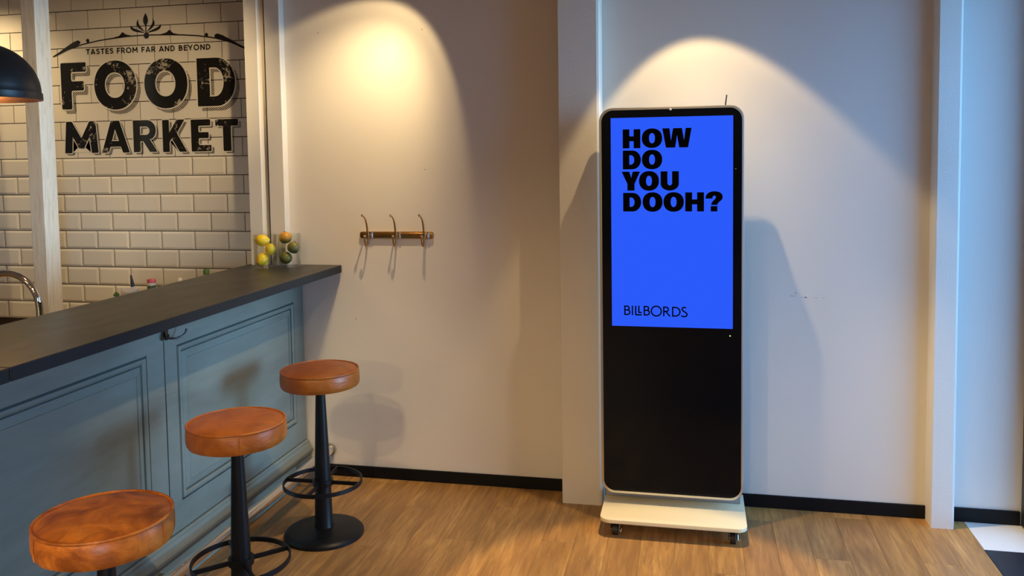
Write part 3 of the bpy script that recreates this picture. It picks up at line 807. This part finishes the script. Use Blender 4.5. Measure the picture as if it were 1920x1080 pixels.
def zu(sx, sz):   # lettering measured on a grid; 6 units to a pixel
    return lambda u, w: (-.3085 + (u - 105) * .000377, 1.7365 - (w - 72) * .0003835)
TZ = zu(0, 0)
def O_(x0, x1, z0, z1): 
    cx, cz = (x0 + x1) / 2, (z0 + z1) / 2
    return [ellipse(cx, cz, (x1 - x0) / 2, (z1 - z0) / 2, 44, 2.2), ellipse(cx, cz, 33, 57, 32, 2.2, True)]
def H_(x, z0, z1, w=200): 
    h = z1 - z0
    return [[(x, z0), (x + 76, z0), (x + 76, z0 + h * .37), (x + w - 76, z0 + h * .37), (x + w - 76, z0), (x + w, z0), (x + w, z1), (x + w - 76, z1), (x + w - 76, z0 + h * .63), (x + 76, z0 + h * .63), (x + 76, z1), (x, z1)]]
def D_(x, z0, z1):
    zc = (z0 + z1) / 2; hh = (z1 - z0) / 2
    return [[(x, z0), (x + 110, z0)] + arc(x + 110, zc, 95, -90, 90, 18, hh)[1:-1] + [(x + 110, z1), (x, z1)],
            ([(x + 74, z0 + 53), (x + 92, z0 + 53)] + arc(x + 92, zc, 38, -90, 90, 12, hh - 53)[1:-1] + [(x + 92, z1 - 53), (x + 74, z1 - 53)])[::-1]]
lines = {
 'HOW': [H_(105, 75, 288), O_(322, 550, 70, 288), [[(552, 72), (632, 72), (648, 208), (672, 72), (770, 72), (793, 206), (812, 72), (877, 72), (838, 287), (740, 287), (716, 150), (695, 287), (592, 287)]]],
 'DO': [D_(105, 313, 524), O_(322, 550, 308, 526)],
 'YOU': [[[(90, 550), (178, 550), (198, 618), (217, 550), (300, 550), (237, 688), (237, 764), (155, 764), (155, 688)]], O_(288, 513, 546, 766),
         [[(532, 550), (608, 550), (608, 680)] + arc(634, 680, 26, 180, 0, 8, 28)[1:-1][::1] + [(660, 680), (660, 550), (735, 550), (735, 690)] + arc(633.5, 690, 101.5, 0, 180, 18, 76)[1:-1] + [(532, 690)]]],
 'DOOH?': [D_(106, 789, 1000), O_(328, 552, 784, 1003), O_(563, 790, 784, 1003), H_(806, 787, 1000, 207),
         [bez((1030, 857), (1030, 800), (1075, 776), (1128, 776), 10) + bez((1128, 776), (1180, 776), (1218, 800), (1218, 838), 10)[1:] + bez((1218, 838), (1218, 888), (1164, 886), (1160, 928), 10)[1:] + [(1092, 928)] + bez((1092, 928), (1094, 880), (1143, 870), (1143, 840), 10)[1:] + bez((1143, 840), (1143, 818), (1105, 816), (1105, 857), 8)[1:],
          [(1087, 940), (1160, 940), (1160, 1000), (1087, 1000)]]],
}
for ln, glyphs in lines.items():
    for gph in glyphs:
        add('screen_letter', outline_mesh(gph, YP, .0003, 0, TZ), 'screen_black', scr)
# thin wordmark near the foot of the screen
BT = lambda u, w: (-.3065 + (u - 245) * .0001885, .969 - (w - 155) * .000189)
def strokes(name, polys, w=31):
    b = bmesh.new()
    for pl_ in polys:
        ribbon([BT(*p) for p in pl_], w * .000189, YP, .0003, b)
    add(name, b, 'screen_black', scr)
def B_(x):
    return [[(x + 15, 153), (x + 15, 377)], [(x, 168), (x + 70, 168)] + [(x + 70 + 44 * math.sin(a), 212 - 44 * math.cos(a)) for a in [PI * k / 10 for k in range(1, 11)]] + [(x, 256)],
            [(x + 60, 256), (x + 78, 256)] + [(x + 78 + 52 * math.sin(a), 309 - 53 * math.cos(a)) for a in [PI * k / 10 for k in range(1, 11)]] + [(x, 362)]]
strokes('screen_letter', B_(245)); strokes('screen_letter', [[(435, 153), (435, 377)]])
strokes('screen_letter', [[(510, 153), (510, 378)], [(495, 363), (648, 363)]]); strokes('screen_letter', [[(582, 153), (582, 322)], [(566, 308), (652, 308)]])
strokes('screen_letter', B_(692))
strokes('screen_letter', [[(980 + 113 * math.cos(2 * PI * k / 36), 268 + 113 * math.sin(2 * PI * k / 36)) for k in range(37)]])
strokes('screen_letter', [[(1150, 155), (1150, 383)], [(1135, 172), (1200, 172)] + [(1200 + 54 * math.sin(a), 222 - 50 * math.cos(a)) for a in [PI * k / 10 for k in range(1, 11)]] + [(1150, 272)], [(1192, 268), (1292, 385)]])
strokes('screen_letter', [[(1350, 158), (1350, 388)], [(1335, 174), (1410, 174)] + [(1410 + 104 * math.sin(a), 273 - 99 * math.cos(a)) for a in [PI * k / 14 for k in range(1, 15)]] + [(1335, 372)]])
strokes('screen_letter', [bez((1652, 182), (1620, 160), (1560, 168), (1562, 215), 10) + bez((1562, 215), (1566, 260), (1672, 280), (1672, 330), 10)[1:] + bez((1672, 330), (1672, 385), (1590, 400), (1540, 360), 10)[1:]])
add('camera_lens', sphere((-.106, KY - .001, 1.8165), .0055, 16, 10, (1, .5, 1)), 'lens', kiosk, None, 60)
add('status_light', sphere((.1425, KY - .001, .848), .0030, 12, 8, (1, .4, 1)), 'led', kiosk, None, 60)
add('sensor_dot', sphere((.1645, KY - .001, 1.561), .0018, 10, 6, (1, .4, 1)), 'lens', kiosk, None, 60)
add('antenna', tube([(.122, KY + .028, 1.825), (.128, KY + .028, 1.873)], [.0032, .0028], 10), 'antenna', kiosk, None, 50)
# base plate with rounded front corners
bp = []
for cx_, cy_, a0 in ((.208 - .045, 3.525 + .045, 270),):
    bp += [(cx_ + .045 * math.cos(math.radians(a0 + 90 * k / 8)), cy_ + .045 * math.sin(math.radians(a0 + 90 * k / 8))) for k in range(9)]
bp += [(.208, 3.90), (-.404, 3.90)]
bp += [(-.404 + .045 + .045 * math.cos(math.radians(180 + 90 * k / 8)), 3.525 + .045 + .045 * math.sin(math.radians(180 + 90 * k / 8))) for k in range(9)]
b = prism_z(bp, .064, .080)
bmesh.ops.bevel(b, geom=[e for e in b.edges if all(abs(v.co.z - .080) < 1e-6 for v in e.verts)], offset=.003, segments=2, profile=.5, affect='EDGES')
base = add('base_plate', b, 'white_base', kiosk, None, 35)
for cx_, cy_ in ((-.340, 3.575), (.150, 3.575), (-.340, 3.855), (.150, 3.855)):
    cs = add('caster', box(cx_ - .022, cx_ + .022, cy_ - .022, cy_ + .022, .056, .064, .002, 1), 'chrome', kiosk)
    add('wheel', tube([(cx_ - .011, cy_ - .012, .0235), (cx_ + .011, cy_ - .012, .0235)], .023, 20), 'rubber', cs, None, 40)
    for s in (-1, 1):
        add('fork', box(cx_ + s * .016 - .0015, cx_ + s * .016 + .0015, cy_ - .022, cy_ + .010, .018, .057, .001, 1), 'rubber', cs)
    add('axle', tube([(cx_ - .020, cy_ - .012, .0235), (cx_ + .020, cy_ - .012, .0235)], .004, 10), 'chrome', cs, None, 40)
    add('brake_lever', tube([(cx_ + .020, cy_ - .010, .050), (cx_ + .020, cy_ - .026, .034), (cx_ + .020, cy_ - .030, .024), (cx_ + .026, cy_ - .032, .022), (cx_ + .030, cy_ - .030, .034)], .0022, 8), 'chrome', cs, None, 40)

# ------------------------------------------------------------------ coat hooks
rack = empty('coat_rack', (-1.456, 4.0, 1.228), 'brass coat rail with three double hooks on the cream wall', 'coat rack')
add('rail', plate_y(rrect(-1.648, -1.264, 1.228, 1.262, .012, 6), 3.986, 4.0, .004), 'brass', rack, None, 50)
for hx in (-1.603, -1.4555, -1.3085):
    hk = add('hook', plate_y(ellipse(hx, 1.243, .009, .021, 24), 3.980, 3.988, .003), 'brass_light', rack, None, 50)
    up = [(hx, 3.982, 1.240)] + [tuple(p) for p in bez((hx, 3.978, 1.255), (hx, 3.975, 1.31), (hx, 3.955, 1.335), (hx, 3.917, 1.347), 12)]
    add('upper_prong', tube(up, [.0048] * 2 + [.0046 - .0016 * k / 12 for k in range(12)], 10), 'brass', hk, None, 60)
    add('knob', sphere((hx, 3.915, 1.348), .0066, 14, 10), 'brass_light', hk, None, 60)
    lo = [tuple(p) for p in bez((hx, 3.979, 1.225), (hx, 3.975, 1.183), (hx, 3.943, 1.178), (hx, 3.941, 1.240), 14)]
    add('lower_prong', tube(lo, [.0045 - .0012 * k / 14 for k in range(15)], 10), 'brass', hk, None, 60)
    add('knob', sphere((hx, 3.941, 1.243), .0066, 14, 10), 'brass_light', hk, None, 60)
    add('collar', box(hx + .013, hx + .026, 3.982, 3.987, 1.231, 1.260, .002, 1), 'chrome', hk)

# ------------------------------------------------------------------ fruit in glass vases on the bar
def vase(cx_, cy_, r, h, label):
    z = 1.0922
    pr_ = [(0, z), (r - .004, z), (r, z + .003), (r, z + h - .001), (r - .0012, z + h), (r - .0025, z + h - .001), (r - .0028, z + .016), (r - .006, z + .012), (0, z + .011)]
    o = add('glass_vase', lathe(pr_, cx_, cy_, 48), 'glass', None, None, 40)
    return tag(o, label, 'vase', 'straight glass vases on the bar')
V1 = (-2.095, 3.856); V2 = (-1.990, 3.905)
vase(*V1, .058, .165, 'clear glass vase of yellow lemons, left one on the bar')
vase(*V2, .057, .165, 'clear glass vase of green fruit, right one on the bar')
def lemon_warp(p):
    k = abs(p.x) ** 6
    return Vector((p.x * (1 + .14 * k), p.y * (1 - .10 * k), p.z * (1 - .10 * k)))
def fruit(name, mat, c, r, sc, rot, warp, label, cat, group):
    b = sphere((0, 0, 0), r, 28, 18, sc, None, warp)
    if warp is None:
        for vtx in b.verts:
            q = vtx.co.normalized(); vtx.co *= 1 - .06 * max(0, abs(q.z)) ** 8
    o = add(name, b, mat, None, (0, 0, 0), 70); o.location = c; o.rotation_euler = rot; ORG[o] = Vector((0, 0, 0))
    tip = (r * sc[0] * 1.12, 0, 0) if warp else (0, 0, r * sc[2] * .95)
    add('stem_end', sphere(tip, .0042, 8, 6), 'stem', o, (0, 0, 0), 60)
    return tag(o, label, cat, group)
zv = 1.092 + .0125
fruit('lemon', 'lemon', (V1[0] - .014, V1[1] - .010, zv + .030), .0295, (1.15, 1, 1), (.3, .5, 4.4), lemon_warp, 'lowest yellow lemon in the left vase', 'lemon', 'lemons in the left vase')
fruit('lemon', 'lemon', (V1[0] + .024, V1[1] + .006, zv + .078), .0275, (1.12, 1, 1), (.2, .9, 2.2), lemon_warp, 'middle yellow lemon in the left vase, against its right side', 'lemon', 'lemons in the left vase')
fruit('lemon', 'lemon', (V1[0] - .014, V1[1] - .006, zv + .124), .030, (1.17, 1, .95), (0, .12, .2), lemon_warp, 'topmost lemon in the left vase, lying on its side', 'lemon', 'lemons in the left vase')
fruit('lime', 'lime_c', (V2[0] - .019, V2[1] - .006, zv + .032), .0318, (1, 1, .96), (.5, .4, .3), None, 'lowest dark green lime in the right vase', 'lime', 'green fruit in the right vase')
fruit('lime', 'lime_b', (V2[0] + .0205, V2[1] + .004, zv + .083), .0315, (1, 1, 1), (.2, .1, 1.3), None, 'blue-green lime at the middle of the right vase, against its right side', 'lime', 'green fruit in the right vase')
fruit('lime', 'lime_a', (V2[0] - .019, V2[1] - .004, zv + .133), .0315, (1, 1, .98), (.1, -.1, .6), None, 'topmost orange and green citrus in the right vase', 'lime', 'green fruit in the right vase')

# ------------------------------------------------------------------ behind the bar: low work counter, tap, bottles
bc = empty('back_counter', (-2.5, 2.6, 0), 'low steel-topped work counter hidden behind the bar', 'counter')
add('body', box(-2.90, -2.256, 1.5, 3.93, 0, .86), 'bar_paint', bc)
add('top', box(-2.92, -2.256, 1.48, 3.94, .86, .88, .002, 1), 'brushed', bc)
tap = empty('bar_tap', (-2.694, 3.035, .88), 'chrome gooseneck tap behind the bar at the left edge', 'tap')
RA = .146; cxT, czT = -2.694 - RA, 1.020
path = [(-2.694, 3.035, .90), (-2.694, 3.035, .96)] + [(cxT + RA * math.cos(PI * k / 20), 3.035 - .02 * k / 20, czT + RA * math.sin(PI * k / 20)) for k in range(21)] + [(cxT - RA, 3.014, .985)]
add('spout', tube(path, .0138, 18), 'chrome', tap, None, 50)
add('base', lathe([(0, .8805), (.028, .8805), (.028, .892), (.020, .905), (0, .905)], -2.694, 3.035, 28), 'chrome', tap, None, 40)
add('lever', tube([(-2.694, 3.045, .93), (-2.68, 3.075, .94), (-2.66, 3.12, .95)], [.008, .007, .005], 10), 'chrome', tap, None, 50)
def bottle(c, prof, mats, label, cat='bottle', name='bottle', lean=(0, 0)):
    t = empty(name, (c[0], c[1], .8805), label, cat, 'bottles behind the bar')
    for nm, pf, mt in prof:
        add(nm, lathe([(r, .8805 + z) for r, z in pf], c[0], c[1], 20), mt, t, None, 45)
    t.rotation_euler = (lean[0], lean[1], 0)
    return t
bottle((-2.45, 3.20), [('pot', [(0, 0), (.024, 0), (.030, .150), (.030, .166), (0, .166)], 'cap_white'), ('sprout', [(0, .166), (.010, .166), (.013, .174), (.006, .183), (0, .184)], 'leaf')], None, 'small white pot with green tip behind the bar', 'pot', 'herb_pot')
bottle((-2.45, 3.290), [('jar', [(0, 0), (.040, 0), (.042, .02), (.042, .150), (.036, .170), (0, .172)], 'cream_plastic'), ('lid', [(0, .172), (.037, .172), (.037, .184), (0, .186)], 'cap_white')], None, 'cream jar behind the bar beside the small white pot', 'jar', 'jar')
bottle((-2.45, 3.352), [('bottle_body', [(0, 0), (.022, 0), (.023, .11), (.014, .150), (.012, .175), (0, .175)], 'bottle_black'), ('band', [(0, .175), (.0125, .175), (.0125, .186), (0, .187)], 'cap_white'), ('pourer', [(0, .186), (.0085, .187), (.0075, .206), (.003, .240), (0, .241)], 'bottle_black')], None, 'slim black bottle with a thin pourer behind the bar', lean=(0, -.16))
bottle((-2.45, 3.444), [('bottle_body', [(0, 0), (.024, 0), (.025, .13), (.019, .165), (.017, .180), (0, .181)], 'bottle_green'), ('collar', [(0, .178), (.0185, .178), (.0185, .190), (0, .191)], 'cap_white'), ('cap', [(0, .190), (.0195, .190), (.0195, .203), (.017, .206), (0, .207)], 'cap_red')], None, 'green bottle with a red and white cap behind the bar')
bottle((-2.45, 3.662), [('bottle_body', [(0, 0), (.020, 0), (.020, .11), (.010, .150), (.010, .162), (0, .162)], 'bottle_green'), ('cap', [(0, .162), (.012, .162), (.012, .176), (.009, .180), (0, .181)], 'cap_white')], None, 'bottle showing only a white cap over the worktop')
bottle((-2.45, 3.893), [('bottle_body', [(0, 0), (.022, 0), (.022, .12), (.013, .155), (.013, .166), (0, .166)], 'cap_white'), ('cap', [(0, .166), (.015, .166), (.016, .186), (.012, .194), (0, .195)], 'leaf')], None, 'bottle with a green cap behind the bar near the jamb')

# ------------------------------------------------------------------ pendant lamp
PC = (-2.580, 2.686); PZ = 1.863
pen = empty('pendant_lamp', (PC[0], PC[1], PZ), 'black dome pendant lamp with copper inside at the left edge', 'lamp')
S = 1 / 505.7
a_, b_ = 96 * S, 92 * S
outer = [(.0, PZ + .245), (.018, PZ + .245), (.020, PZ + .225), (.046, PZ + .222), (.048, PZ + .206)]
n = 14; z0 = PZ + .028
outer += [(a_ * math.sin(t), z0 + b_ * math.cos(t)) for t in [.255 + (PI / 2 - .255) * k / n for k in range(n + 1)]]
outer += [(a_ + .0005, PZ + .027), (a_ + .004, PZ + .026), (a_ + .005, PZ + .002), (a_ + .004, PZ), (a_ + .001, PZ)]
add('shade', lathe(outer, *PC, 64), 'pendant_black', pen, None, 30)
inner = [(a_ + .001, PZ + .0002)] + [((a_ - .004) * math.sin(t), z0 - .004 + (b_ - .004) * math.cos(t)) for t in [PI / 2 - (PI / 2 - .1) * k / n for k in range(n + 1)]] + [(0, z0 + b_ - .009)]
add('shade_lining', lathe(inner, *PC, 64), 'copper', pen, None, 60)
add('bulb', sphere((PC[0], PC[1], PZ + .085), .030, 20, 14), 'bulb', pen, None, 80)
add('cord', tube([(PC[0], PC[1], PZ + .24), (PC[0], PC[1], CEIL - .02)], .0035, 8), 'pendant_black', pen, None, 60)
add('ceiling_rose', lathe([(0, CEIL - .035), (.045, CEIL - .030), (.055, CEIL - .001), (0, CEIL - .001)], *PC, 32), 'pendant_black', pen, None, 40)
ld = bpy.data.lights.new('pendant_light', 'POINT'); ld.energy = 2.5; ld.color = WARM; ld.shadow_soft_size = .03
lo = bpy.data.objects.new('pendant_light', ld); COL.objects.link(lo); lo.location = (PC[0], PC[1], PZ + .035)
